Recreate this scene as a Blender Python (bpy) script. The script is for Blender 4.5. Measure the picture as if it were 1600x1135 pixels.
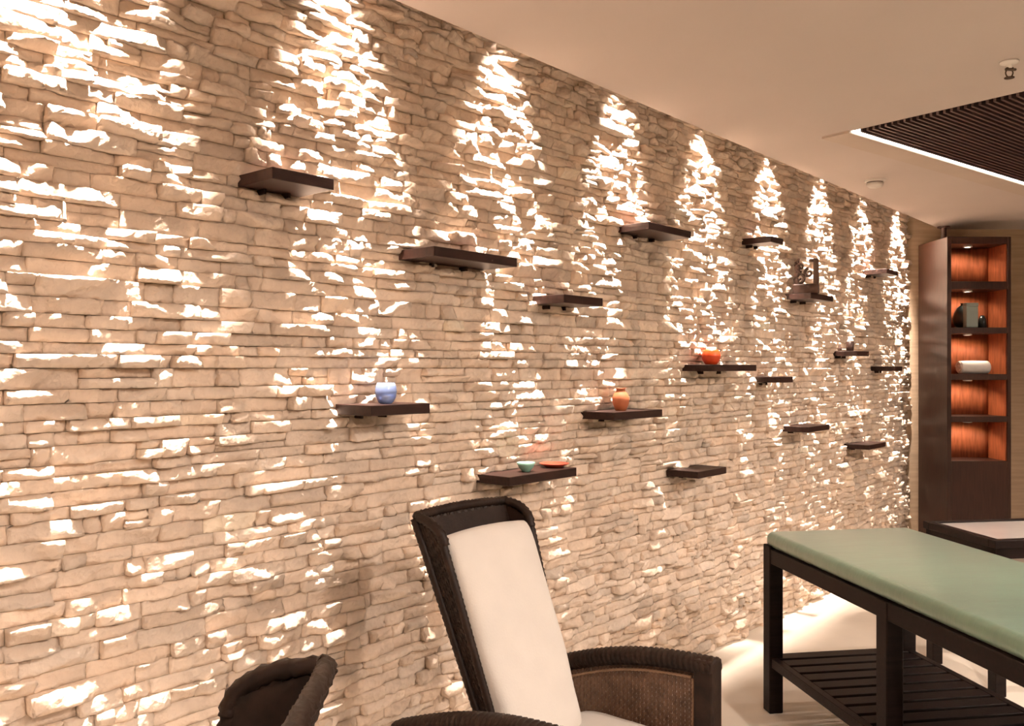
import bpy, bmesh, math, random
import numpy as np
from mathutils import Vector, Matrix

for o in list(bpy.data.objects):
    bpy.data.objects.remove(o, do_unlink=True)
scene = bpy.context.scene
C = scene.collection
random.seed(7)
rng = np.random.default_rng(11)
PI = math.pi

# ------------------------------------------------------------------ camera, world, exposure
F_PX, HC, H = 1370.0, 1.56, 2.73
cd = bpy.data.cameras.new('camera'); cam = bpy.data.objects.new('camera', cd); C.objects.link(cam)
cd.sensor_fit = 'HORIZONTAL'; cd.sensor_width = 36.0; cd.lens = F_PX / 1600 * 36
cd.shift_y = 7.5 / 1600
cam.location = (0, 0, HC); cam.rotation_euler = (PI / 2, 0, 0)
scene.camera = cam
w = bpy.data.worlds.new('world'); scene.world = w; w.use_nodes = True
w.node_tree.nodes['Background'].inputs[0].default_value = (0.9, 0.8, 0.7, 1)
w.node_tree.nodes['Background'].inputs[1].default_value = 0.0
vs = scene.view_settings
vs.view_transform = 'Standard'; vs.look = 'None'; vs.gamma = 1.0; vs.use_curve_mapping = False
vs.exposure = 0.0
WARM = (1.0, 0.83, 0.715)
WALL_SPOT_W = 1950.0
ROOM_FILL_W = 165.0  # power of each added fill lamp over the room
SLOT = 0.20                                 # light slot between ceiling edge and stone wall

# stone wall frame: local x runs along the wall, local -y points into the room
T = Vector((1186, 1370)).normalized(); N = Vector((T.y, -T.x))
KW = (2.106 + SLOT) / 2.106
W0 = Vector((-800 / F_PX * 3817 / 1986, 3817 / 1986)) * KW
WANG = math.atan2(T.y, T.x)
def s_of(x, d=0.0):
    k = (x - 800) / F_PX; A = W0 + d * N
    return (k * A.y - A.x) / (T.x - k * T.y)
def wallpt(s, d=0.0):
    return W0 + s * T + d * N
YB = 7.41                                   # back wall
S_CORNER = (YB - W0.y) / T.y
YF, XR = -2.0, 5.2
S_BEG = (YF - W0.y) / T.y

# ------------------------------------------------------------------ helpers
def new_obj(name, data, parent=None, loc=None, rotz=None):
    o = bpy.data.objects.new(name, data); C.objects.link(o)
    if parent: o.parent = parent
    if loc is not None: o.location = loc
    if rotz is not None: o.rotation_euler = (0, 0, rotz)
    return o
def thing(name, label, cat, loc=(0, 0, 0), rotz=0.0, group=None):
    o = new_obj(name, None, None, loc, rotz); o.empty_display_size = 0.05
    return tag(o, label, cat, group)
def tag(o, label, cat, group=None):
    o['label'] = label; o['category'] = cat
    if group: o['group'] = group
    return o
def obj(name, bm, m, parent=None, loc=None, rotz=None, smooth=False):
    me = bpy.data.meshes.new(name)
    bmesh.ops.recalc_face_normals(bm, faces=bm.faces)
    bm.to_mesh(me); bm.free()
    if smooth:
        for p in me.polygons: p.use_smooth = True
    me.materials.append(m)
    return new_obj(name, me, parent, loc, rotz)
def box(bm, c, s, bev=0.0, rot=None, seg=1):
    """box of size s centred at c"""
    r = bmesh.ops.create_cube(bm, size=1.0); vs_ = r['verts']
    for v in vs_: v.co = Vector((v.co.x * s[0], v.co.y * s[1], v.co.z * s[2]))
    if bev > 0:
        es = list({e for v in vs_ for e in v.link_edges})
        rr = bmesh.ops.bevel(bm, geom=es, offset=bev, segments=seg, profile=0.5, affect='EDGES')
        vs_ = list({v for f in rr['faces'] for v in f.verts} | {v for v in vs_ if v.is_valid})
    M = Matrix.Translation(Vector(c))
    if rot is not None: M = M @ rot
    for v in vs_: v.co = M @ v.co
    return vs_
def bx(lo, hi, bev=0.0):
    bm = bmesh.new()
    box(bm, [(a + b) / 2 for a, b in zip(lo, hi)], [b - a for a, b in zip(lo, hi)], bev)
    return bm
def lathe(bm, prof, n=32, c=(0, 0, 0)):
    rings = []
    for r, z in prof:
        if r < 1e-5:
            rings.append([bm.verts.new((c[0], c[1], c[2] + z))])
        else:
            rings.append([bm.verts.new((c[0] + r * math.cos(2 * PI * i / n), c[1] + r * math.sin(2 * PI * i / n), c[2] + z)) for i in range(n)])
    for a, b in zip(rings, rings[1:]):
        for i in range(n):
            j = (i + 1) % n
            if len(a) == 1 and len(b) == 1: continue
            if len(a) == 1: bm.faces.new((a[0], b[j], b[i]))
            elif len(b) == 1: bm.faces.new((a[i], a[j], b[0]))
            else: bm.faces.new((a[i], a[j], b[j], b[i]))
def tube(bm, pts, rad, n=8, up=Vector((0, 0, 1)), braid=None, squash=(1, 1)):
    """swept tube; rad may be a number or list; braid=(pitch, amount, strands) gives a twisted cord surface"""
    pts = [Vector(p) for p in pts]; rings = []; L = 0.0
    for i, p in enumerate(pts):
        tg = (pts[min(i + 1, len(pts) - 1)] - pts[max(i - 1, 0)]).normalized()
        a = tg.cross(up)
        if a.length < 1e-4: a = tg.cross(Vector((1, 0, 0)))
        a.normalize(); b = a.cross(tg).normalized()
        if i: L += (p - pts[i - 1]).length
        r0 = rad[i] if isinstance(rad, (list, tuple)) else rad
        ring = []
        for k in range(n):
            an = 2 * PI * k / n; r = r0
            if braid: r = r0 * (1 + braid[1] * math.sin(braid[2] * an + 2 * PI * L / braid[0]))
            ring.append(bm.verts.new(p + a * (math.cos(an) * r * squash[0]) + b * (math.sin(an) * r * squash[1])))
        rings.append(ring)
    for a, b in zip(rings, rings[1:]):
        for k in range(n):
            j = (k + 1) % n
            bm.faces.new((a[k], a[j], b[j], b[k]))
    bm.faces.new(rings[0]); bm.faces.new(rings[-1])
def resample(pts, step):
    pts = [Vector(p) for p in pts]; out = [pts[0]]
    for a, b in zip(pts, pts[1:]):
        k = max(1, int((b - a).length / step))
        out += [a.lerp(b, i / k) for i in range(1, k + 1)]
    return out
def catmull(pts, per=8):
    P = [Vector(p) for p in pts]; P = [P[0]] + P + [P[-1]]; out = []
    for i in range(1, len(P) - 2):
        for k in range(per):
            t = k / per; a, b, c, d = P[i - 1:i + 3]
            out.append(0.5 * ((2 * b) + (c - a) * t + (2 * a - 5 * b + 4 * c - d) * t * t + (3 * b - a - 3 * c + d) * t ** 3))
    out.append(P[-2]); return out
def weave(bm, S, nu, nv, wu=0.004, wv=0.004, amp=0.0025):
    """woven sheet on the surface S(u, v) in 0..1: nu upright canes and nv wefts going over and under them"""
    def frame(u, v):
        e = 1e-3
        p = S(u, v); du = (S(u + e, v) - S(u - e, v)).normalized(); dv = (S(u, v + e) - S(u, v - e)).normalized()
        return p, du, dv, du.cross(dv).normalized()
    def ribbon(seq):
        prev = None
        for p, side, nn, hw, ht in seq:
            q = [bm.verts.new(p + side * a * hw + nn * b * ht) for a, b in ((-1, -1), (1, -1), (1, 1), (-1, 1))]
            if prev:
                for k in range(4):
                    j = (k + 1) % 4
                    bm.faces.new((prev[k], prev[j], q[j], q[k]))
            prev = q
    for i in range(nu):
        u = (i + 0.5) / nu; seq = []
        for k in range(9):
            p, du, dv, nn = frame(u, k / 8); seq.append((p, du, nn, wu, 0.0012))
        ribbon(seq)
    for j in range(nv):
        v = (j + 0.5) / nv; seq = []
        for i in range(nu + 1):
            u = min(1, max(0, (i) / nu)) if i in (0, nu) else i / nu
            sgn = 1 if (i + j) % 2 else -1
            p, du, dv, nn = frame(min(u, 0.999), v)
            seq.append((p + nn * amp * sgn * 1.0, dv, nn, wv, 0.0012))
        ribbon(seq)
def pillow(bm, w_, h_, t_, n=22, p=5.0, puff=0.55, seed=0, wob=0.004):
    """padded cushion in the xy plane, thickness along z, seam round its edge"""
    r = random.Random(seed); ph = [r.uniform(0, 6) for _ in range(6)]
    grids = []
    for sg in (1, -1):
        g = []
        for j in range(n + 1):
            row = []
            for i in range(n + 1):
                a = -math.cos(PI * i / n); b = -math.cos(PI * j / n)
                ff = (max(0, 1 - abs(a) ** p)) ** puff * (max(0, 1 - abs(b) ** p)) ** puff
                rr = 1 - 0.035 * (a * a * b * b)
                wv_ = wob * (math.sin(5 * a + ph[0] + 3 * b) + math.sin(7 * b + ph[1] - 2 * a) + 0.6 * math.sin(11 * a * b + ph[2])) * ff
                row.append(Vector((a * rr * w_ / 2, b * rr * h_ / 2, sg * (t_ / 2 * ff + wv_ * 0.6))))
            g.append(row)
        grids.append(g)
    vt = [[bm.verts.new(c) for c in row] for row in grids[0]]
    vb = [[vt[j][i] if i in (0, n) or j in (0, n) else bm.verts.new(grids[1][j][i]) for i in range(n + 1)] for j in range(n + 1)]
    for V, fl in ((vt, 0), (vb, 1)):
        for j in range(n):
            for i in range(n):
                q = (V[j][i], V[j][i + 1], V[j + 1][i + 1], V[j + 1][i])
                bm.faces.new(q[::-1] if fl else q)

# ------------------------------------------------------------------ materials
def mat(name, col, rough=0.6, var=0.08, vscale=8.0, bump=0.0, bscale=60.0, metal=0.0, spec=0.5, stretch=(1, 1, 1), alpha=None, trans=0.0, sheen=0.0, coat=0.0, detail=5.0):
    m = bpy.data.materials.new(name); m.use_nodes = True
    nt = m.node_tree; b = nt.nodes['Principled BSDF']
    tc = nt.nodes.new('ShaderNodeTexCoord'); mp = nt.nodes.new('ShaderNodeMapping')
    mp.inputs['Scale'].default_value = stretch
    nt.links.new(tc.outputs['Object'], mp.inputs[0])
    nz = nt.nodes.new('ShaderNodeTexNoise'); nz.inputs['Scale'].default_value = vscale; nz.inputs['Detail'].default_value = detail
    nt.links.new(mp.outputs[0], nz.inputs[0])
    rp = nt.nodes.new('ShaderNodeValToRGB')
    rp.color_ramp.elements[0].position = 0.3; rp.color_ramp.elements[1].position = 0.7
    rp.color_ramp.elements[0].color = [max(0, c * (1 - var)) for c in col] + [1]
    rp.color_ramp.elements[1].color = [min(1, c * (1 + var)) for c in col] + [1]
    nt.links.new(nz.outputs[0], rp.inputs[0]); nt.links.new(rp.outputs[0], b.inputs['Base Color'])
    b.inputs['Roughness'].default_value = rough; b.inputs['Metallic'].default_value = metal
    b.inputs['Specular IOR Level'].default_value = spec
    if trans: b.inputs['Transmission Weight'].default_value = trans
    if sheen: b.inputs['Sheen Weight'].default_value = sheen; b.inputs['Sheen Roughness'].default_value = 0.4
    if coat: b.inputs['Coat Weight'].default_value = coat
    if bump:
        n2 = nt.nodes.new('ShaderNodeTexNoise'); n2.inputs['Scale'].default_value = bscale; n2.inputs['Detail'].default_value = 6
        nt.links.new(mp.outputs[0], n2.inputs[0])
        bp = nt.nodes.new('ShaderNodeBump'); bp.inputs['Strength'].default_value = 1.0; bp.inputs['Distance'].default_value = bump
        nt.links.new(n2.outputs[0], bp.inputs['Height']); nt.links.new(bp.outputs[0], b.inputs['Normal'])
    return m
def emit(name, col, strength):
    m = bpy.data.materials.new(name); m.use_nodes = True; nt = m.node_tree
    b = nt.nodes['Principled BSDF']; b.inputs['Base Color'].default_value = (*col, 1)
    b.inputs['Emission Color'].default_value = (*col, 1); b.inputs['Emission Strength'].default_value = strength
    return m
M_stone = mat('split_face_stone', (0.77, 0.63, 0.505), 0.85, 0.15, 9.0, 0.004, 55.0, spec=0.25)
# per-stone tint on top of the noise
_nt = M_stone.node_tree; _b = _nt.nodes['Principled BSDF']
_at = _nt.nodes.new('ShaderNodeAttribute'); _at.attribute_name = 'tint'
_mx = _nt.nodes.new('ShaderNodeMix'); _mx.data_type = 'RGBA'; _mx.blend_type = 'MULTIPLY'; _mx.inputs[0].default_value = 1.0
_src = _b.inputs['Base Color'].links[0].from_socket
_nt.links.new(_src, _mx.inputs[6]); _nt.links.new(_at.outputs['Color'], _mx.inputs[7]); _nt.links.new(_mx.outputs[2], _b.inputs['Base Color'])
_vo = _nt.nodes.new('ShaderNodeTexVoronoi'); _vo.inputs['Scale'].default_value = 42.0; _vo.inputs['Randomness'].default_value = 1.0
_tc = [n for n in _nt.nodes if n.type == 'TEX_COORD'][0]; _nt.links.new(_tc.outputs['Object'], _vo.inputs['Vector'])
_b0 = [n for n in _nt.nodes if n.type == 'BUMP'][0]
_b1 = _nt.nodes.new('ShaderNodeBump'); _b1.inputs['Distance'].default_value = 0.006; _b1.inputs['Strength'].default_value = 0.8
_nt.links.new(_vo.outputs['Distance'], _b1.inputs['Height']); _nt.links.new(_b0.outputs[0], _b1.inputs['Normal']); _nt.links.new(_b1.outputs[0], _b.inputs['Normal'])
M_mortar = mat('stone_backing', (0.42, 0.34, 0.25), 0.95, 0.15, 30, 0.003, 80, spec=0.1)
M_ceil = mat('ceiling_paint', (0.52, 0.455, 0.41), 0.9, 0.015, 3, spec=0.15)
M_paint = mat('wall_paint', (0.62, 0.52, 0.42), 0.85, 0.03, 4, spec=0.2)
M_back = mat('back_wall_covering', (0.46, 0.34, 0.23), 0.75, 0.12, 3, 0.0006, 40, stretch=(1, 1, 14), spec=0.3)
M_floor = mat('floor_pale', (0.80, 0.73, 0.63), 0.55, 0.03, 6, 0.0008, 260, spec=0.3)
M_trimband = mat('trim_band', (0.48, 0.40, 0.33), 0.8, 0.03, 5)
M_darkwood = mat('dark_wood', (0.011, 0.006, 0.005), 0.5, 0.35, 6, 0.0004, 60, stretch=(1, 12, 12), spec=0.14)
M_shelfwood = mat('shelf_wood', (0.024, 0.009, 0.006), 0.45, 0.4, 7, 0.0005, 70, stretch=(1, 10, 10), spec=0.3)
M_cabwood = mat('cabinet_wood', (0.036, 0.015, 0.010), 0.40, 0.3, 6, 0.0003, 60, stretch=(12, 12, 1), spec=0.35)
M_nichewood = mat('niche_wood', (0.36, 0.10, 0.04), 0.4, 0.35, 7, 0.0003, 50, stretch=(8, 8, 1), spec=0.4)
M_wicker = mat('wicker', (0.020, 0.011, 0.0075), 0.5, 0.4, 30, 0.0006, 150, spec=0.22)
M_wickpanel = mat('wicker_panel', (0.13, 0.070, 0.042), 0.45, 0.35, 25, 0.0004, 150, spec=0.5)
M_cord = mat('tan_cord', (0.34, 0.21, 0.13), 0.5, 0.2, 25, spec=0.4)
M_cushion = mat('cushion_fabric', (0.66, 0.62, 0.57), 0.9, 0.03, 10, 0.0008, 180, spec=0.2, sheen=0.2)
M_green = mat('green_sheet', (0.12, 0.25, 0.165), 0.38, 0.10, 5, 0.004, 11, spec=0.9, sheen=0.3, stretch=(1, 3, 1), coat=1.0)
M_green.node_tree.nodes['Principled BSDF'].inputs['Coat Roughness'].default_value = 0.32
M_slat = mat('slat_dark', (0.055, 0.030, 0.026), 0.5, 0.2, 8, spec=0.4)
M_recess = mat('recess_dark', (0.10, 0.07, 0.06), 0.8, 0.1, 6)
M_led = emit('led_strip', (1.0, 0.96, 0.90), 9.0)
M_white = mat('white_enamel', (0.75, 0.71, 0.65), 0.5, 0.01, 5)
M_lens = emit('lamp_lens', (1.0, 0.86, 0.66), 12.0)
M_puck = emit('puck_lens', (1.0, 0.88, 0.72), 18.0)
M_brass = mat('sprinkler_metal', (0.10, 0.07, 0.05), 0.35, 0.1, 20, metal=0.8)
M_blueglass = mat('blue_glass', (0.36, 0.48, 0.80), 0.12, 0.05, 10, spec=0.6, trans=0.45)
M_greenglaze = mat('green_glaze', (0.22, 0.40, 0.32), 0.25, 0.15, 14, spec=0.6)
M_redglaze = mat('red_glaze', (0.34, 0.055, 0.03), 0.35, 0.12, 14, spec=0.5)
M_orange = mat('orange_glaze', (0.70, 0.07, 0.012), 0.3, 0.12, 14, spec=0.6)
M_terra = mat('terracotta', (0.50, 0.15, 0.06), 0.6, 0.15, 14, 0.0004, 90)
M_candle = mat('candle_wax', (0.85, 0.62, 0.38), 0.5, 0.04, 10)
M_carved = mat('carved_wood', (0.055, 0.026, 0.016), 0.5, 0.35, 20, 0.0008, 80)
M_cup = mat('dark_cup', (0.05, 0.025, 0.018), 0.4, 0.2, 20)
M_towel = mat('white_towel', (0.84, 0.82, 0.78), 0.95, 0.03, 20, 0.0015, 320, sheen=0.3)
M_vase = mat('black_ceramic', (0.012, 0.014, 0.013), 0.3, 0.2, 12, spec=0.5)
M_box = mat('grey_green_box', (0.25, 0.31, 0.29), 0.5, 0.06, 12)
M_gloss = mat('glossy_top', (0.80, 0.76, 0.72), 0.2, 0.05, 5, spec=0.7, coat=0.5)

# ------------------------------------------------------------------ room shell
def P3(p, z): return (p[0], p[1], z)
A_ = wallpt(S_BEG, -0.13); B_ = wallpt(S_CORNER, -0.13)
A_ = Vector((A_.x, A_.y)); foot = [(A_.x, YF), (XR, YF), (XR, YB), (B_.x, YB)]
SLOT_H = 0.43
def slab(name, pts, m, kind='structure', thick=(0, 0, 0)):
    bm = bmesh.new(); a = [bm.verts.new(p) for p in pts]; b = [bm.verts.new(Vector(p) + Vector(thick)) for p in pts]
    bm.faces.new(a); bm.faces.new(b[::-1])
    for i in range(len(pts)):
        j = (i + 1) % len(pts); bm.faces.new((a[i], b[i], b[j], a[j]))
    o = obj(name, bm, m); o['kind'] = kind; return o
slab('floor', [P3(p, 0) for p in foot], M_floor, thick=(0, 0, -0.1))
slab('wall_back', [(B_.x - 0.3, YB, 0), (XR, YB, 0), (XR, YB, H + SLOT_H), (B_.x - 0.3, YB, H + SLOT_H)], M_back, thick=(0, 0.12, 0))
slab('wall_right', [(XR, YF, 0), (XR, YB, 0), (XR, YB, H + SLOT_H), (XR, YF, H + SLOT_H)], M_paint, thick=(0.12, 0, 0))
slab('wall_behind', [(A_.x, YF, 0), (XR, YF, 0), (XR, YF, H + SLOT_H), (A_.x, YF, H + SLOT_H)], M_paint, thick=(0, -0.12, 0))

# ceiling with a slatted recess (its own axes: U along the lit edge, V towards the viewer)
U = Vector((1.574, 1.234)).normalized(); V = Vector((U.y, -U.x))
RC = Vector((1.676, 4.332)); RL, RW = 2.7, 1.7
rec = [RC, RC + U * RL, RC + U * RL + V * RW, RC + V * RW]
bm = bmesh.new()
ca_ = wallpt((YF - W0.y) / T.y, 0) + Vector((SLOT / N.x, 0)); cb_ = wallpt(S_CORNER, 0) + Vector((SLOT / N.x, 0))
ov = [bm.verts.new((*p, H)) for p in [(cb_.x, YB), (XR, YB), (XR, YF), (ca_.x, YF)]]
iv = [bm.verts.new((*p, H)) for p in rec]
for i in range(4):
    j = (i + 1) % 4; bm.faces.new((ov[i], ov[j], iv[j], iv[i]))
tp = [bm.verts.new(v.co + Vector((0, 0, SLOT_H))) for v in ov]
bm.faces.new(tp)
for i in range(4):
    j = (i + 1) % 4; bm.faces.new((ov[i], tp[i], tp[j], ov[j]))
ceil = obj('ceiling', bm, M_ceil); ceil['kind'] = 'structure'
obj('slot_cap', bx((S_BEG, -SLOT - 0.02, H + SLOT_H - 0.01), (S_CORNER + 0.1, 0.14, H + SLOT_H + 0.02)), M_ceil, ceil, (W0.x, W0.y, 0), WANG)
RANG = math.atan2(U.y, U.x)                     # recess frame: local x = U, local -y = V
rp = dict(parent=ceil, loc=(RC.x, RC.y, H), rotz=RANG)
bm = bmesh.new()                                # recess sides and top
vb_ = [bm.verts.new((x, y, 0)) for x, y in ((0, 0), (RL, 0), (RL, -RW), (0, -RW))]
vt_ = [bm.verts.new((x, y, 0.10)) for x, y in ((0, 0), (RL, 0), (RL, -RW), (0, -RW))]
bm.faces.new(vt_)
for i in range(4):
    j = (i + 1) % 4; bm.faces.new((vb_[i], vb_[j], vt_[j], vt_[i]))
obj('recess_box', bm, M_recess, **rp)
sb = bx((0, -0.006, -0.016), (RL - 0.005, 0.006, 0.022), 0.001)
slat0 = obj('slat', sb, M_slat, ceil, (0, 0, 0), RANG)
PITCH = 0.031; k = 0; y = 0.055
while y < RW - 0.02:
    p = RC + V * y
    o = slat0 if k == 0 else slat0.copy()
    if k: C.objects.link(o)
    o.location = (p.x, p.y, H); k += 1; y += PITCH
led = obj('light_strip', bx((0.0, -0.012, -0.004), (RL, -0.002, 0.045)), M_led, **rp); led['label'] = 'bright white strip light along the recess edge'
tb = obj('trim_1', bx((-0.02, 0.0, -0.012), (RL + 0.05, 0.15, 0.0), 0.001), M_trimband, None, (RC.x, RC.y, H), RANG); tb['kind'] = 'structure'

# ------------------------------------------------------------------ stone wall
wl = obj('wall_left', bx((S_BEG, 0.03, 0), (S_CORNER + 0.02, 0.14, H + SLOT_H)), M_mortar, None, (W0.x, W0.y, 0), WANG)
wl['kind'] = 'structure'
def noise1(r): return r.standard_normal()
_wr = np.random.default_rng(3); WAVES = []
for _ in range(14):
    lam = _wr.uniform(.10, .42); an = _wr.uniform(0, PI)
    WAVES.append((2 * PI / lam * math.cos(an), 2 * PI / lam * math.sin(an) * 1.25, _wr.uniform(0, 6.28)))
def wav(x, z_): return 0.0024 * sum(np.sin(a * x + b * z_ + c) for a, b, c in WAVES)
def stone_geo(s0, s1, z0, z1, r):
    """one split-face stone: rough chipped front grid and straight sides back to the wall (wall frame)"""
    L, hh = s1 - s0, z1 - z0
    nx = max(3, int(round(L / 0.0135))); nz = max(3, int(round(hh / 0.0115)))
    a = np.linspace(0, 1, nx + 1); c = np.linspace(0, 1, nz + 1)
    Agrid, Cgrid = np.meshgrid(a, c)
    base = r.normal(0.0, 0.0052) + (0.008 if r.random() < 0.18 else 0.0) - (0.010 if r.random() < 0.15 else 0.0)
    X = (Agrid - 0.5) * L; Z = (Cgrid - 0.5) * hh
    f = np.full_like(X, 9.0)
    for _ in range(r.integers(3, 7)):
        gx = r.normal(0, 0.36); gz = r.normal(0.0, 0.60)
        f = np.minimum(f, r.uniform(0.0, 0.012) + gx * (X - r.uniform(-.4, .4) * L) + gz * (Z - r.uniform(-.4, .4) * hh))
    f = np.clip(f, -0.022, 0.02) + base + 0.5 * wav(s0 + Agrid * L, z0 + Cgrid * hh) + 0.5 * float(wav((s0 + s1) / 2, (z0 + z1) / 2))
    f += r.normal(0, 0.0022, f.shape)
    edge = np.zeros_like(f, bool); edge[0, :] = edge[-1, :] = True; edge[:, 0] = edge[:, -1] = True
    f = np.where(edge, f - r.uniform(0.0, 0.0025, f.shape), f)
    f = np.clip(f, -0.027, 0.042)
    # small irregularity inside the face and along its outline
    jx = r.uniform(-.3, .3, f.shape) * L / nx; jz = r.uniform(-.3, .3, f.shape) * hh / nz
    jx[edge] *= 0; jz[edge] *= 0
    inset_t = r.uniform(0, 0.0012, nx + 1); inset_b = r.uniform(0, 0.0012, nx + 1)
    px = s0 + Agrid * L + jx; pz = z0 + Cgrid * hh + jz
    pz[-1, :] -= inset_t; pz[0, :] += inset_b
    px[:, 0] += r.uniform(0, 0.002, nz + 1); px[:, -1] -= r.uniform(0, 0.002, nz + 1)
    vf = np.stack([px, -f, pz], -1).reshape(-1, 3)
    w1 = nx + 1
    idx = np.arange((nx + 1) * (nz + 1)).reshape(nz + 1, nx + 1)
    quads = np.stack([idx[:-1, :-1], idx[:-1, 1:], idx[1:, 1:], idx[1:, :-1]], -1).reshape(-1, 4)
    ring = np.concatenate([idx[0, :-1], idx[:-1, -1], idx[-1, :0:-1], idx[:0:-1, 0]])
    vb = vf[ring].copy(); vb[:, 1] = 0.034
    nb = len(vf); m_ = len(ring); k_ = np.arange(m_); j_ = (k_ + 1) % m_
    sides = np.stack([ring[k_], nb + k_, nb + j_, ring[j_]], -1)
    return np.concatenate([vf, vb]), np.concatenate([quads, sides])
stones = []
z = 0.0
S_STONE0 = (0.35 - W0.y) / T.y
zc = [0.0]
H_ST = H + 0.22
while zc[-1] < H_ST - 0.03:
    zc.append(zc[-1] + rng.choice([0.030, 0.036, 0.042, 0.048, 0.054], p=[.2, .25, .25, .2, .1]))
zc = np.array(zc) * (H_ST / zc[-1])
GAP = 0.0006
for zi in range(len(zc) - 1):
    s = S_STONE0 - rng.uniform(0, .1)
    while s < S_CORNER - 0.02:
        L = float(np.clip(rng.gamma(4.0, 0.032), 0.045, 0.28))
        e = min(s + L, S_CORNER)
        if S_CORNER - e < 0.05: e = S_CORNER
        z0, z1 = zc[zi], zc[zi + 1]
        if z1 - z0 > 0.047 and rng.random() < 0.22:      # a tall course split in two thin stones here and there
            zm = z0 + (z1 - z0) * rng.uniform(.42, .58)
            stones.append((s, e, z0, zm)); stones.append((s, e, zm, z1))
        else:
            stones.append((s, e, z0, z1))
        s = e
def proj(s, zz):
    p = wallpt(s); return 800 + F_PX * p.x / p.y, 575 - F_PX * (zz - HC) / p.y
scored = []
for i, (s0, s1, z0, z1) in enumerate(stones):
    ax, ay = proj(s0, z0); b_x, by = proj(s1, z1)
    vis = 0 <= (ax + b_x) / 2 <= 1600 and 0 <= (ay + by) / 2 <= 1135
    scored.append((abs(b_x - ax) * abs(ay - by) if vis else 0, i))
big = {i for _, i in sorted(scored, reverse=True)[:300]}
def tint_for(r):
    k_ = 1 + r.normal(0, 0.075); w_ = r.normal(0, 0.016)
    return (min(1.15, k_ * (1 + w_)), k_, k_ * (1 - w_), 1.0)
def mesh_from(name, v, f, tints):
    me = bpy.data.meshes.new(name)
    me.vertices.add(len(v)); me.vertices.foreach_set('co', np.ascontiguousarray(v, dtype=np.float32).ravel())
    me.loops.add(len(f) * 4); me.loops.foreach_set('vertex_index', np.ascontiguousarray(f, dtype=np.int32).ravel())
    me.polygons.add(len(f)); me.polygons.foreach_set('loop_start', np.arange(0, len(f) * 4, 4, dtype=np.int32))
    ca = me.color_attributes.new('tint', 'FLOAT_COLOR', 'POINT')
    ca.data.foreach_set('color', np.ascontiguousarray(tints, dtype=np.float32).ravel())
    me.update(calc_edges=True); me.materials.append(M_stone)
    return me
RV, RF, RT, nbase = [], [], [], 0
for i, (s0, s1, z0, z1) in enumerate(stones):
    v, f = stone_geo(s0 + GAP / 2, s1 - GAP / 2, z0 + GAP / 2, z1 - GAP / 2, rng)
    tn = np.tile(tint_for(rng), (len(v), 1))
    if i in big:
        c = np.array([(s0 + s1) / 2, 0.0, (z0 + z1) / 2])
        new_obj('stone', mesh_from('stone', v - c, f, tn), wl, tuple(c))
    else:
        RV.append(v); RF.append(f + nbase); RT.append(tn); nbase += len(v)
so = new_obj('stone_facing', mesh_from('stone_facing', np.concatenate(RV), np.concatenate(RF), np.concatenate(RT)), wl)
so['kind'] = 'stuff'

# ------------------------------------------------------------------ slot spotlights and added fill lights
def spot(name, parent, loc, aim, watt, size, blend, rad=0.02, col=WARM):
    d = bpy.data.lights.new(name, 'SPOT'); d.energy = watt; d.color = col
    d.spot_size = size; d.spot_blend = blend; d.shadow_soft_size = rad
    o = bpy.data.objects.new(name, d); C.objects.link(o); o.parent = parent; o.location = loc
    o.rotation_euler = Vector(aim).to_track_quat('-Z', 'Y').to_euler()
    return o
def fill_fixture(name, label, x, y, rz, r, group, watt, size, blend, aim):
    t = thing(name, label, 'light', (x, y, H), rz, group)
    bm = bmesh.new(); lathe(bm, [(r * .72, -0.001), (r * .72, -0.004), (r * .95, -0.006), (r, -0.003), (r, 0.0)], 28)
    obj('trim_ring', bm, M_white, t, smooth=True)
    bm = bmesh.new(); lathe(bm, [(0, -0.0015), (r * .70, -0.0015), (r * .70, 0.0), (0, 0.0)], 24)
    obj('lens', bm, M_lens, t)
    spot('lamp', t, (0, 0, -0.012), aim, watt, size, blend)
    return t
LAMP_D, LAMP_Z = 0.170, H + 0.25
for k in range(-3, 9):
    zz = (2.06 + 0.56 * k) * KW
    p = wallpt((zz - W0.y) / T.y, LAMP_D)
    t = thing('slot_spotlight', 'small spotlight hidden in the ceiling slot above the stone wall', 'light', (p.x, p.y, LAMP_Z), WANG, 'spotlights in the slot above the stone wall')
    bm = bmesh.new(); lathe(bm, [(0.022, 0.0), (0.025, 0.0), (0.025, 0.055), (0.012, 0.075), (0, 0.075)], 20); obj('lamp_body', bm, M_white, t, smooth=True)
    bm = bmesh.new(); lathe(bm, [(0, 0.006), (0.021, 0.006), (0.021, 0.010), (0, 0.010)], 18); obj('lens', bm, M_lens, t)
    bm = bmesh.new(); box(bm, (0, 0, 0.12), (0.008, 0.008, 0.11)); obj('stem', bm, M_white, t)
    spot('lamp', t, (0, 0, -0.004), (0, 0.34, -1.0), WALL_SPOT_W, math.radians(48), 1.0, 0.042)
for x, y, tilt in ((1.5, 0.3, .55), (2.8, 1.4, .55), (3.9, 2.5, .55), (0.4, -1.1, .55), (4.5, 4.3, .55), (2.4, -1.0, .55), (4.4, 0.4, .7), (-1.6, -1.3, .2)):  # invented lamps out of view, tilted to lift the soft light on the stone wall
    fill_fixture('room_fill_light', 'round fill light added out of view in the ceiling away from stone wall', x, y, 0, 0.05,
            'added fill lights over the room', ROOM_FILL_W, math.radians(120), 0.8, (-N.x * tilt, -N.y * tilt, -1))

fill_fixture('table_fill_light', 'round fill light added out of view in the ceiling aimed along the massage table', 1.75, 2.55, 0, 0.05,  # extra lamp out of view, added to brighten the table and floor beyond
        None, 150.0, math.radians(58), 0.9, (0.06, 0.62, -1))
# ------------------------------------------------------------------ wall shelves
SD, ST = 0.160, 0.034
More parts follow.
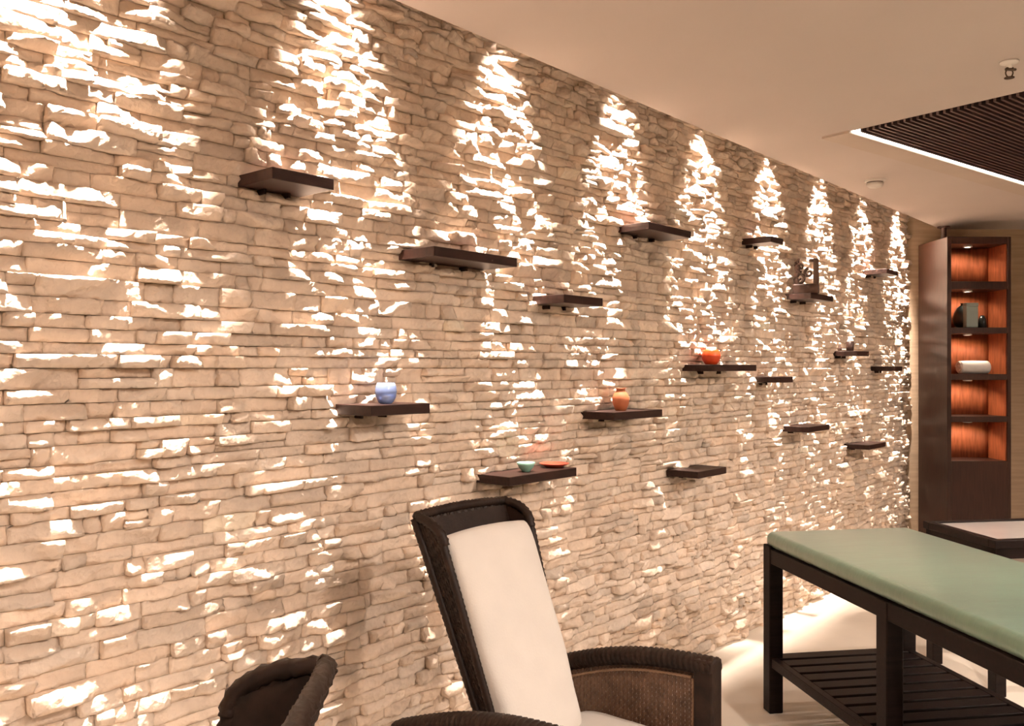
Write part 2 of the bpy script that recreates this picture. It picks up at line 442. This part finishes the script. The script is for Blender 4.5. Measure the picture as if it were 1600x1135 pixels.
# back-left pixel x, front-right pixel x, height of the top, label
SH = [
 (377, 522, 2.003, 'short empty dark shelf high on the stone wall, farthest from the tall cabinet'),
 (628.6, 808, 1.858, 'long empty dark shelf high above the white cushioned wicker chair'),
 (833, 942, 1.750, 'empty reddish brown shelf next above the terracotta vase'),
 (968, 1080, 2.090, 'wide empty dark shelf highest above the terracotta vase'),
 (1164, 1224, 2.165, 'small empty dark shelf close to the ceiling, higher than the carved ornament'),
 (1228, 1302, 1.903, 'dark wooden wall shelf carrying the carved openwork ornament'),
 (1351, 1403, 2.150, 'small empty dark shelf high on the stone wall nearest the tall cabinet'),
 (1071, 1182, 1.495, 'dark wooden wall shelf carrying the round bright orange pot'),
 (1180, 1239, 1.432, 'short empty shelf next to and slightly lower than the orange pot shelf'),
 (530, 672, 1.371, 'dark wooden wall shelf carrying the pale blue glass bowl'),
 (913, 1035, 1.303, 'dark wooden wall shelf carrying the terracotta vase'),
 (747, 901, 1.107, 'long dark wall shelf carrying a green bowl and a flat red dish'),
 (1047, 1135, 1.008, 'empty low dark shelf below the round orange pot shelf'),
 (1303, 1358, 1.586, 'thin dark wall shelf carrying the small dark cup'),
 (1365, 1410, 1.489, 'short empty shelf at mid height of the wall nearest the tall cabinet'),
 (1223.5, 1296, 1.147, 'empty low dark shelf under the carved ornament shelf'),
 (1323, 1384, 0.980, 'lowest empty small shelf nearest the tall cabinet'),
]
shelf_s = []
for xl, xr, zt, lab in SH:
    zt = HC + (zt - 1.48) * KW
    s0 = s_of(xl); s1 = s_of(xr, SD); p = wallpt(s0)
    shelf_s.append((s0, s1, zt))
    t = thing('wall_shelf', lab, 'shelf', (p.x, p.y, zt - ST), WANG, 'floating shelves on the stone wall')
    obj('board', bx((0, -SD, 0), (s1 - s0, 0.02, ST), 0.0015), M_shelfwood, t)
    b = obj('mounting_pin', bx(((s1 - s0) * .3, -0.02, -0.016), ((s1 - s0) * .3 + 0.008, 0.02, 0.0), 0.001), M_shelfwood, t)
    b = obj('mounting_pin', bx(((s1 - s0) * .7, -0.02, -0.016), ((s1 - s0) * .7 + 0.008, 0.02, 0.0), 0.001), M_shelfwood, t)
def on_shelf(i, xpx, d=SD * .5):
    s = s_of(xpx, d); p = wallpt(s, d); return (p.x, p.y, shelf_s[i][2])
# blue bowl
bm = bmesh.new()
lathe(bm, [(0, 0.0), (0.018, 0.0), (0.024, 0.004), (0.034, 0.022), (0.037, 0.040), (0.034, 0.058), (0.029, 0.070), (0.026, 0.069), (0.031, 0.056), (0.034, 0.040), (0.030, 0.024), (0.018, 0.008), (0, 0.007)], 32)
t = thing('glass_bowl', 'round pale blue glass bowl on a dark wall shelf', 'bowl', on_shelf(9, 603))
obj('bowl_body', bm, M_blueglass, t, smooth=True)
bm = bmesh.new(); lathe(bm, [(0, 0.008), (0.017, 0.008), (0.017, 0.024), (0, 0.024)], 20); obj('candle', bm, M_candle, t)
# terracotta vase
bm = bmesh.new()
lathe(bm, [(0, 0), (0.022, 0), (0.026, 0.004), (0.036, 0.030), (0.039, 0.052), (0.033, 0.074), (0.021, 0.088), (0.019, 0.096), (0.023, 0.102), (0.020, 0.102), (0.015, 0.094), (0.017, 0.084), (0, 0.07)], 32)
tag(obj('clay_vase', bm, M_terra, None, on_shelf(10, 970), smooth=True), 'small rounded terracotta vase on a dark wall shelf', 'vase')
# orange pot
t = thing('orange_pot', 'round bright orange glazed pot with a pale candle on a wall shelf', 'pot', on_shelf(7, 1111))
bm = bmesh.new()
lathe(bm, [(0, 0), (0.028, 0), (0.034, 0.005), (0.048, 0.030), (0.050, 0.050), (0.043, 0.072), (0.040, 0.078), (0.035, 0.077), (0.038, 0.070), (0.044, 0.05), (0.040, 0.03), (0, 0.02)], 32)
obj('pot_body', bm, M_orange, t, smooth=True)
bm = bmesh.new(); lathe(bm, [(0, 0.02), (0.026, 0.02), (0.027, 0.088), (0.024, 0.092), (0, 0.091)], 22); obj('candle', bm, M_candle, t, smooth=True)
# green bowl and red dish
bm = bmesh.new()
lathe(bm, [(0, 0), (0.016, 0), (0.018, 0.004), (0.030, 0.018), (0.037, 0.036), (0.035, 0.037), (0.027, 0.020), (0.014, 0.008), (0, 0.007)], 32)
tag(obj('green_bowl', bm, M_greenglaze, None, on_shelf(11, 822, .09), smooth=True), 'small green glazed bowl beside the red dish', 'bowl')
bm = bmesh.new()
lathe(bm, [(0, 0), (0.035, 0), (0.038, 0.003), (0.060, 0.013), (0.062, 0.016), (0.059, 0.0165), (0.038, 0.0075), (0, 0.006)], 36)
tag(obj('red_dish', bm, M_redglaze, None, on_shelf(11, 866, .075), smooth=True), 'flat red clay dish beside the small green bowl', 'dish')
# dark cup and its small neighbour
t = thing('dark_cup', 'small dark cup standing on a thin wall shelf', 'cup', on_shelf(13, 1328))
bm = bmesh.new(); lathe(bm, [(0, 0), (0.022, 0), (0.025, 0.004), (0.027, 0.066), (0.024, 0.067), (0.022, 0.01), (0, 0.01)], 24); obj('cup_body', bm, M_cup, t, smooth=True)
bm = bmesh.new(); lathe(bm, [(0, 0.01), (0.0215, 0.01), (0.0215, 0.05), (0, 0.05)], 20); obj('filling', bm, M_terra, t)
bm = bmesh.new(); lathe(bm, [(0, 0), (0.012, 0), (0.016, 0.01), (0.012, 0.026), (0.006, 0.034), (0.008, 0.04), (0, 0.04)], 18)
tag(obj('tiny_vase', bm, M_carved, None, on_shelf(13, 1312), smooth=True), 'tiny brown vase beside the small dark cup', 'vase')
# carved ornament: solid foot, upright post, curling openwork
x0 = on_shelf(5, 1258, .085)
t = thing('carved_ornament', 'dark carved wooden ornament with curling openwork on a solid block', 'ornament', x0, -0.32)
obj('foot_block', bx((-0.075, -0.03, 0), (0.085, 0.03, 0.065), 0.008), M_carved, t)
bm = bmesh.new(); box(bm, (0.065, 0, 0.14), (0.034, 0.034, 0.16), 0.007); box(bm, (0.050, 0, 0.213), (0.055, 0.032, 0.022), 0.006); obj('upright_post', bm, M_carved, t)
def curl(cx, cz, r0, turns, a0, sg):
    return [(cx + sg * r * math.cos(a), 0, cz + r * math.sin(a)) for r, a in
            ((r0 * (1 - 0.75 * i / 26), a0 + turns * 2 * PI * i / 26) for i in range(27))]
for cx, cz, r0, tr, a0, sg in ((-0.035, 0.105, 0.034, 1.2, -PI / 2, 1), (-0.03, 0.172, 0.030, 1.1, -PI / 2, -1), (0.022, 0.135, 0.028, 1.15, PI / 2, 1)):
    bm = bmesh.new(); tube(bm, curl(cx, cz, r0, tr, a0, sg), [0.0105 - 0.005 * i / 26 for i in range(27)], 8, up=Vector((0, 1, 0)), squash=(1.0, 1.6)); obj('curl', bm, M_carved, t, smooth=True)
bm = bmesh.new(); tube(bm, catmull([(-0.045, 0, 0.06), (-0.055, 0, 0.11), (-0.035, 0, 0.15), (-0.05, 0, 0.19), (-0.035, 0, 0.228)], 6), [0.012] * 20 + [0.009, 0.007, 0.005, 0.004, 0.003], 8, squash=(1, 1.4)); obj('stem', bm, M_carved, t, smooth=True)

# ------------------------------------------------------------------ tall lit cabinet
CX0, CYF, CYB, CW, CH = 3.421, 6.892, 7.38, 0.503, HC + 1.031
cab = thing('display_cabinet', 'tall narrow dark wooden cabinet with five lit open niches', 'cabinet', (CX0, CYF, 0))
CDp = CYB - CYF; pt = 0.033
zpx = lambda y: HC - (y - 575) / F_PX * CYF
niche_z = [(zpx(440), zpx(381)), (zpx(512), zpx(452)), (zpx(585), zpx(521)), (zpx(651), zpx(594)), (zpx(721), zpx(660))]
obj('side_panel', bx((0, 0, 0), (pt, CDp, CH), 0.002), M_cabwood, cab)
obj('side_panel', bx((CW - pt * .8, 0, 0), (CW, CDp, CH), 0.002), M_cabwood, cab)
obj('top_panel', bx((pt, 0.001, niche_z[0][1]), (CW - pt * .8, CDp, CH), 0.001), M_cabwood, cab)
obj('base_front', bx((pt, 0.001, 0), (CW - pt * .8, CDp, niche_z[4][0]), 0.001), M_cabwood, cab)
ND = 0.27
bm = bmesh.new()                                # curved back lining, one per niche
for (za, zb) in niche_z:
    bm = bmesh.new(); pts = []
    for i in range(13):
        u = i / 12; x = pt + 0.002 + u * (CW - pt * 1.8 - 0.004)
        pts.append((x, ND + 0.05 * (1 - (2 * u - 1) ** 2)))
    fr = [[bm.verts.new((x, y, z_)) for x, y in pts] for z_ in (za, zb)]
    bk = [[bm.verts.new((x, ND + 0.07, z_)) for x, y in pts] for z_ in (za, zb)]
    for i in range(12):
        bm.faces.new((fr[0][i], fr[0][i + 1], fr[1][i + 1], fr[1][i]))
        bm.faces.new((bk[0][i], bk[0][i + 1], bk[1][i + 1], bk[1][i]))
        for q in (0, 1): bm.faces.new((fr[q][i], fr[q][i + 1], bk[q][i + 1], bk[q][i]))
    for i in (0, 12): bm.faces.new((fr[0][i], fr[1][i], bk[1][i], bk[0][i]))
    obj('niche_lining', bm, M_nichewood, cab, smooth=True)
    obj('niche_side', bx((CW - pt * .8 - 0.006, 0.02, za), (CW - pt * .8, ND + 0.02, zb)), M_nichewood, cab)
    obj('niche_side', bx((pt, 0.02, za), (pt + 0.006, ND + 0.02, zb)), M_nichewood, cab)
    pk = bmesh.new(); lathe(pk, [(0.034, 0), (0.034, -0.010), (0.024, -0.012), (0.024, -0.008)], 22, (CW * .45, 0.13, zb))
    po = obj('puck_light', pk, M_white, cab, smooth=True)
    pk = bmesh.new(); lathe(pk, [(0, -0.009), (0.023, -0.009), (0.023, -0.006), (0, -0.006)], 20, (CW * .45, 0.13, zb)); obj('puck_lens', pk, M_puck, po)
    spot('puck_lamp', cab, (CW * .45, 0.13, zb - 0.016), (0, 0.25, -1), 6.0, math.radians(150), 0.5, 0.02, (1.0, 0.80, 0.60))
for (za, zb), (zc_, zd) in zip(niche_z[1:], niche_z[:-1]):
    obj('shelf', bx((pt, 0.002, zb), (CW - pt * .8, CDp, zc_), 0.001), M_cabwood, cab)
bm = bmesh.new(); lathe(bm, [(0, 0), (0.022, 0), (0.022, H - CH - 0.012), (0.05, H - CH - 0.010), (0.05, H - CH), (0, H - CH)], 20, (0.155, 0.37, CH))
obj('ceiling_post', bm, M_cabwood, cab)
# things in the niches
def niche(i, fx, fy): return (CX0 + fx, CYF + fy, niche_z[i][0] + 0.0015)
bm = bmesh.new(); lathe(bm, [(0, 0), (0.045, 0), (0.075, 0.02), (0.088, 0.07), (0.080, 0.12), (0.055, 0.165), (0.03, 0.185), (0.028, 0.195), (0.034, 0.20), (0.02, 0.2), (0, 0.18)], 30)
tag(obj('black_vase', bm, M_vase, None, niche(1, 0.222, 0.165), smooth=True), 'rounded black vase behind the grey box in a lit niche', 'vase')
t = thing('grey_canister', 'upright grey green box in front of the black vase in niche', 'box', niche(1, 0.207, 0.045), 0.06)
obj('box_body', bx((-0.047, -0.028, 0), (0.047, 0.028, 0.165), 0.004), M_box, t)
obj('box_lid', bx((-0.049, -0.030, 0.165), (0.049, 0.030, 0.195), 0.004), M_box, t)
bm = bmesh.new(); lathe(bm, [(0, 0), (0.03, 0), (0.034, 0.01), (0.028, 0.07), (0.012, 0.10), (0, 0.1)], 20)
tag(obj('dark_bottle', bm, M_vase, None, niche(1, 0.335, 0.11), smooth=True), 'squat dark bottle beside the upright grey green box', 'bottle')
t = thing('rolled_towel', 'white rolled towel lying in a lit cabinet niche', 'towel', niche(2, 0.268, 0.12), 0.05)
bm = bmesh.new(); n_ = 34; ends = []
for xx, sc in ((-0.118, .86), (-0.112, .97), (-0.06, 1.0), (0.0, 1.01), (0.06, 1.0), (0.112, .97), (0.118, .86)):
    ends.append([bm.verts.new((xx, 0.056 * sc * math.cos(2 * PI * i / n_), 0.054 + 0.052 * sc * math.sin(2 * PI * i / n_) * (1.0 if math.sin(2 * PI * i / n_) > 0 else 1.03))) for i in range(n_)])
for a, b in zip(ends, ends[1:]):
    for i in range(n_):
        j = (i + 1) % n_; bm.faces.new((a[i], a[j], b[j], b[i]))
bm.faces.new(ends[0]); bm.faces.new(ends[-1]); obj('towel_roll', bm, M_towel, t, smooth=True)
for xe in (-0.119, 0.119):
    bm = bmesh.new(); tube(bm, [(xe, r * math.cos(a), 0.054 + r * math.sin(a)) for r, a in ((0.044 * (1 - i / 60), i * 0.32) for i in range(56))], 0.0042, 6, up=Vector((1, 0, 0)))
    obj('rolled_edge', bm, M_towel, t, smooth=True)

# ------------------------------------------------------------------ massage table
LW = Vector((220, -1370)).normalized()          # long axis towards the viewer
TANG = math.atan2(-LW.y, -LW.x) - PI / 2        # local y = away from viewer, local x = across
TC = (1.090, 3.805)
tb_ = thing('massage_table', 'dark wooden massage table with green covered pad and slatted lower shelf', 'massage table', (*TC, 0), TANG)
TWd, TLn, LG = 0.685, 1.92, 0.062
ZR = 0.705
for yy in (0.0, -0.86, -TLn + LG):
    for xx in (0.0, TWd - LG):
        obj('leg', bx((xx, yy - LG, 0), (xx + LG, yy, ZR if yy else ZR + 0.012), 0.003), M_darkwood, tb_)
RH = 0.062
for xx in (0.004, TWd - 0.034): obj('rail', bx((xx, -TLn + LG, ZR - RH), (xx + 0.03, -LG, ZR), 0.002), M_darkwood, tb_)
for yy in (-0.034, -TLn + 0.004): obj('rail', bx((LG, yy, ZR - RH), (TWd - LG, yy + 0.03, ZR), 0.002), M_darkwood, tb_)
obj('deck', bx((0.036, -TLn + 0.036, ZR - 0.02), (TWd - 0.036, -0.036, ZR - 0.002)), M_darkwood, tb_)
SZ = 0.238
for xx in (0.008, TWd - 0.04): obj('shelf_rail', bx((xx, -TLn + LG, SZ - 0.04), (xx + 0.032, -LG, SZ), 0.002), M_darkwood, tb_)
sl = None; yy = -0.004
ks = 0
while yy > -TLn + 0.05:
    inl = abs(yy - 0.0) < LG or abs(yy + 0.86 + LG / 2 + 0.03) < LG
    if sl is None:
        sl = obj('slat', bx((0.041, -0.066, SZ - 0.018), (TWd - 0.041, 0, SZ - 0.001), 0.002), M_darkwood, tb_); o = sl
    else:
        o = sl.copy(); C.objects.link(o)
    o.location = (0, yy, 0); yy -= 0.086
# pad under a green sheet
bm = bmesh.new(); box(bm, (TWd / 2, -TLn / 2, ZR + 0.034), (TWd - 0.010, TLn - 0.004, 0.068), 0.030, seg=5)
obj('pad', bm, M_green, tb_, smooth=True)

# ------------------------------------------------------------------ side table with the glossy top
sx, sy = 2.087, 4.42
st = thing('side_table', 'dark side table with a raised rim and glossy pale top beside massage table', 'table', (sx, sy, 0), TANG)
SW, SDp, SHt, sl_ = 0.62, 0.50, 0.706, 0.055
for xx in (0, SW - sl_):
    for yy in (0, -SDp + sl_): obj('leg', bx((xx, yy - sl_, 0), (xx + sl_, yy, SHt - 0.035), 0.003), M_darkwood, st)
for lo, hi in (((0, -SDp, SHt - 0.085), (SW, -SDp + 0.03, SHt - 0.035)), ((0, -0.03, SHt - 0.085), (SW, 0, SHt - 0.035)),
               ((0, -SDp + 0.03, SHt - 0.085), (0.03, -0.03, SHt - 0.035)), ((SW - 0.03, -SDp + 0.03, SHt - 0.085), (SW, -0.03, SHt - 0.035))):
    obj('apron', bx(lo, hi, 0.001), M_darkwood, st)
rm = 0.035
for lo, hi in (((-0.01, -SDp - 0.01, SHt - 0.035), (SW + 0.01, -SDp + rm, SHt)), ((-0.01, -rm, SHt - 0.035), (SW + 0.01, 0.01, SHt)),
               ((-0.01, -SDp + rm, SHt - 0.035), (rm, -rm, SHt)), ((SW - rm, -SDp + rm, SHt - 0.035), (SW + 0.01, -rm, SHt))):
    obj('rim', bx(lo, hi, 0.002), M_darkwood, st)
obj('glossy_panel', bx((rm - 0.002, -SDp + rm - 0.002, SHt - 0.03), (SW - rm + 0.002, -rm + 0.002, SHt - 0.006)), M_gloss, st)

# ------------------------------------------------------------------ wicker armchairs
def make_chair(label, wing=0.0):
    t = thing('wicker_armchair', label, 'chair')
    bxz = lambda z_: -0.175 - (z_ - 0.65) * 0.41           # rear face of the leaning back
    hw = lambda z_: 0.146 + 0.035 * (z_ - 0.6) / 0.48
    wd = lambda z_: wing + 0.040 + 0.040 * max(0, min(1, (z_ - 0.45) / 0.6))
    ztop = lambda q: 1.09 - 0.022 * q
    # rear sheet and the two wings, woven
    bm = bmesh.new(); weave(bm, lambda u, v: Vector((bxz(0.36 + 0.72 * v), (2 * u - 1) * hw(0.36 + .72 * v), 0.36 + 0.72 * v)), 26, 52, 0.0062, 0.0062)
    o = obj('back_weave', bm, M_wicker, t); o['kind'] = 'stuff'
    bm = bmesh.new(); v4 = [bm.verts.new((bxz(z_) + 0.005, y_, z_)) for z_, y_ in ((.36, -.126), (.36, .126), (1.075, .178), (1.075, -.178))]; bm.faces.new(v4)
    v5 = [bm.verts.new(v.co + Vector((0.006, 0, 0))) for v in v4]; bm.faces.new(v5)
    obj('back_lining', bm, M_wicker, t)
    for sg in (-1, 1):
        def W(u, v, sg=sg):
            zt_ = 0.36 + (0.72 - 0.035 * max(0, u) ** 2) * v
            return Vector((bxz(zt_) + u * wd(zt_), sg * (hw(zt_) + 0.004), zt_))
        bm = bmesh.new(); weave(bm, W, 8, 56, 0.0068, 0.0062); o = obj('wing_weave', bm, M_wicker, t); o['kind'] = 'stuff'
        bm = bmesh.new()
        for uu in (0.02, 0.98): pass
        a = [bm.verts.new(W(u, v) - Vector((0, sg * 0.006, 0))) for u, v in ((0, 0), (1, 0), (1, .5), (1, 1), (0, 1), (0, .5))]; bm.faces.new(a)
        b = [bm.verts.new(v.co - Vector((0, sg * 0.006, 0))) for v in a]; bm.faces.new(b)
        obj('wing_lining', bm, M_wicker, t)
        # upright edge rolls
        bm = bmesh.new(); tube(bm, resample([W(1, v / 6) for v in range(0, 7)], 0.006), 0.011, 10, braid=(0.016, 0.13, 2)); obj('edge_roll', bm, M_wicker, t, smooth=True)
        bm = bmesh.new(); tube(bm, resample([W(0, v / 6) for v in range(0, 7)], 0.006), 0.012, 10, braid=(0.016, 0.13, 2)); obj('edge_roll', bm, M_wicker, t, smooth=True)
    # top roll running round the wings and the rear
    zt = 1.082
    half = [(bxz(1.02) + wd(1.02) + 0.002, hw(1.02), 1.020), (bxz(1.05) + wd(1.05), hw(1.05) + 0.002, 1.050), (bxz(zt) + wd(zt) * .72, hw(1.08) + 0.004, 1.074),
            (bxz(zt) + 0.014, hw(1.08), 1.084), (bxz(zt), hw(1.08) - 0.025, 1.087)]
    path = [(a, -b, c) for a, b, c in half] + [(bxz(zt) - 0.005, 0, 1.092)] + half[::-1]
    bm = bmesh.new(); tube(bm, resample(catmull(path, 6), 0.006), 0.013, 10, braid=(0.016, 0.14, 2)); obj('top_roll', bm, M_wicker, t, smooth=True)
    # arms
    ay = 0.31; xa0, xa1 = -0.272, 0.272
    azt = lambda q: 0.605 + 0.112 * q + 0.030 * math.sin(PI * q)
    for sg in (-1, 1):
        bm = bmesh.new()
        tube(bm, resample([(xa0 + (xa1 - xa0) * i / 16, sg * ay, azt(i / 16) - 0.024) for i in range(17)], 0.0035), 0.024, 14, braid=(0.0165, 0.10, 2), squash=(1.35, 1.0))
        arm = obj('arm_roll', bm, M_wicker, t, smooth=True)
        bm = bmesh.new(); weave(bm, lambda u, v, sg=sg: Vector((xa0 + 0.03 + (xa1 - xa0 - 0.085) * u, sg * ay, 0.30 + (azt(0.05 + .87 * u) - 0.05 - 0.30) * v)), 36, 30, 0.0055, 0.0040)
        p_ = obj('arm_panel', bm, M_wickpanel, t); p_['kind'] = 'stuff'
        bm = bmesh.new()
        tube(bm, resample([(xa0 + 0.045 + (xa1 - xa0 - 0.115) * i / 10, sg * (ay - 0.008), azt(0.05 + .87 * i / 10) - 0.062) for i in range(11)], 0.004), 0.0042, 6, braid=(0.012, 0.3, 1))
        tube(bm, resample([(xa1 - 0.064, sg * (ay - 0.008), 0.32), (xa1 - 0.064, sg * (ay - 0.008), azt(0.9) - 0.065)], 0.004), 0.0042, 6, braid=(0.012, 0.3, 1))
        obj('edging_cord', bm, M_cord, t, smooth=True)
        bm = bmesh.new(); box(bm, (xa1 - 0.026, sg * ay, (azt(1) - 0.006) / 2), (0.056, 0.056, azt(1) - 0.006), 0.006, seg=2); obj('leg', bm, M_wicker, t)
        bm = bmesh.new(); box(bm, (xa0 + 0.02, sg * ay, 0.29), (0.045, 0.05, 0.58), 0.006, seg=2); obj('leg', bm, M_wicker, t)
    # seat box
    obj('seat_frame', bx((-0.25, -0.285, 0.30), (0.285, 0.285, 0.385), 0.01), M_wicker, t)
    bm = bmesh.new(); weave(bm, lambda u, v: Vector((0.288, (2 * u - 1) * .28, 0.12 + 0.26 * v)), 28, 20, 0.006, 0.006); o = obj('front_panel', bm, M_wicker, t); o['kind'] = 'stuff'
    # cushions
    bm = bmesh.new(); pillow(bm, 0.43, 0.56, 0.13, seed=3, p=8, puff=.35, wob=0.002)
    bmesh.ops.transform(bm, matrix=Matrix.Translation((0.085, 0, 0.458)), verts=bm.verts)
    o = obj('seat_cushion', bm, M_cushion, t, smooth=True); o['label'] = 'plump white seat cushion'
    bm = bmesh.new(); pillow(bm, 0.352, 0.60, 0.088, seed=5, p=9, puff=.35, wob=0.0035)
    for v in bm.verts:
        for yb in (0.10, -0.08): v.co.z -= math.copysign(0.016, v.co.z) * math.exp(-((v.co.x / 0.07) ** 2 + ((v.co.y - yb) / 0.035) ** 2)) if abs(v.co.z) > 0.02 else 0
        v.co.x *= 0.905 + 0.095 * (v.co.y / 0.3)
    lean = math.atan(0.41)
    M = Matrix.Translation((bxz(0.765) + 0.060, 0, 0.768)) @ Matrix.Rotation(-lean, 4, 'Y') @ Matrix(((0, 0, 1, 0), (1, 0, 0, 0), (0, 1, 0, 0), (0, 0, 0, 1)))
    bmesh.ops.transform(bm, matrix=M, verts=bm.verts)
    o = obj('back_cushion', bm, M_cushion, t, smooth=True); o['label'] = 'tall white back cushion'
    return t
ch1 = make_chair('high-backed dark wicker armchair with long white back cushion facing the massage table')
ca = math.radians(-40)
ch1.location = (0.130, 2.240, 0); ch1.rotation_euler = (0, 0, ca)
ch2 = make_chair('second dark wicker armchair of which mostly the rounded back corner shows', 0.028)
for c_ in [c for c in ch2.children if c.name.startswith(('back_cushion', 'back_lining'))]: bpy.data.objects.remove(c_)
ch2.rotation_euler = (0, 0, math.radians(181)); ch2.location = (-0.592, 0.978, 0)
for c_ in (ch1, ch2): c_['group'] = 'wicker armchairs by the stone wall'

for o_ in (tb_, st, ch1, ch2):                  # sizes above were measured for an eye height of 1.48 m
    k_ = HC / 1.48
    o_.location = (o_.location.x * k_, o_.location.y * k_, 0); o_.scale = (k_, k_, k_)

# ------------------------------------------------------------------ small ceiling fittings
sp = thing('fire_sprinkler', 'small dark metal fire sprinkler hanging from the ceiling', 'sprinkler', (1.90, 3.35, H))
bm = bmesh.new(); lathe(bm, [(0, 0), (0.034, 0), (0.032, -0.006), (0.014, -0.010), (0.010, -0.012), (0.010, -0.026), (0, -0.026)], 24); obj('ceiling_plate', bm, M_white, sp, smooth=True)
bm = bmesh.new(); box(bm, (0, 0, -0.028), (0.030, 0.016, 0.012), 0.003); box(bm, (0.014, 0, -0.030), (0.026, 0.010, 0.010), 0.003); obj('valve_body', bm, M_brass, sp)
for sg in (-1, 1):
    bm = bmesh.new(); tube(bm, catmull([(sg * 0.009, 0, -0.03), (sg * 0.014, 0, -0.042), (sg * 0.010, 0, -0.054), (0, 0, -0.060)], 4), 0.0028, 6, up=Vector((0, 1, 0))); obj('frame_arm', bm, M_brass, sp)
bm = bmesh.new(); lathe(bm, [(0, -0.060), (0.018, -0.060), (0.018, -0.063), (0, -0.063)], 20); obj('deflector', bm, M_brass, sp)
sd = thing('smoke_detector', 'round white smoke detector on the ceiling near the stone wall', 'detector', (2.256, 5.45, H))
bm = bmesh.new(); lathe(bm, [(0, 0), (0.060, 0), (0.060, -0.012), (0.054, -0.016), (0, -0.016)], 28); obj('base_plate', bm, M_white, sd)
bm = bmesh.new(); lathe(bm, [(0.048, -0.016), (0.048, -0.022), (0, -0.022)], 28); obj('vent_ring', bm, M_recess, sd)
bm = bmesh.new(); lathe(bm, [(0, -0.022), (0.050, -0.022), (0.047, -0.040), (0.035, -0.048), (0, -0.050)], 28); obj('cover', bm, M_white, sd, smooth=True)
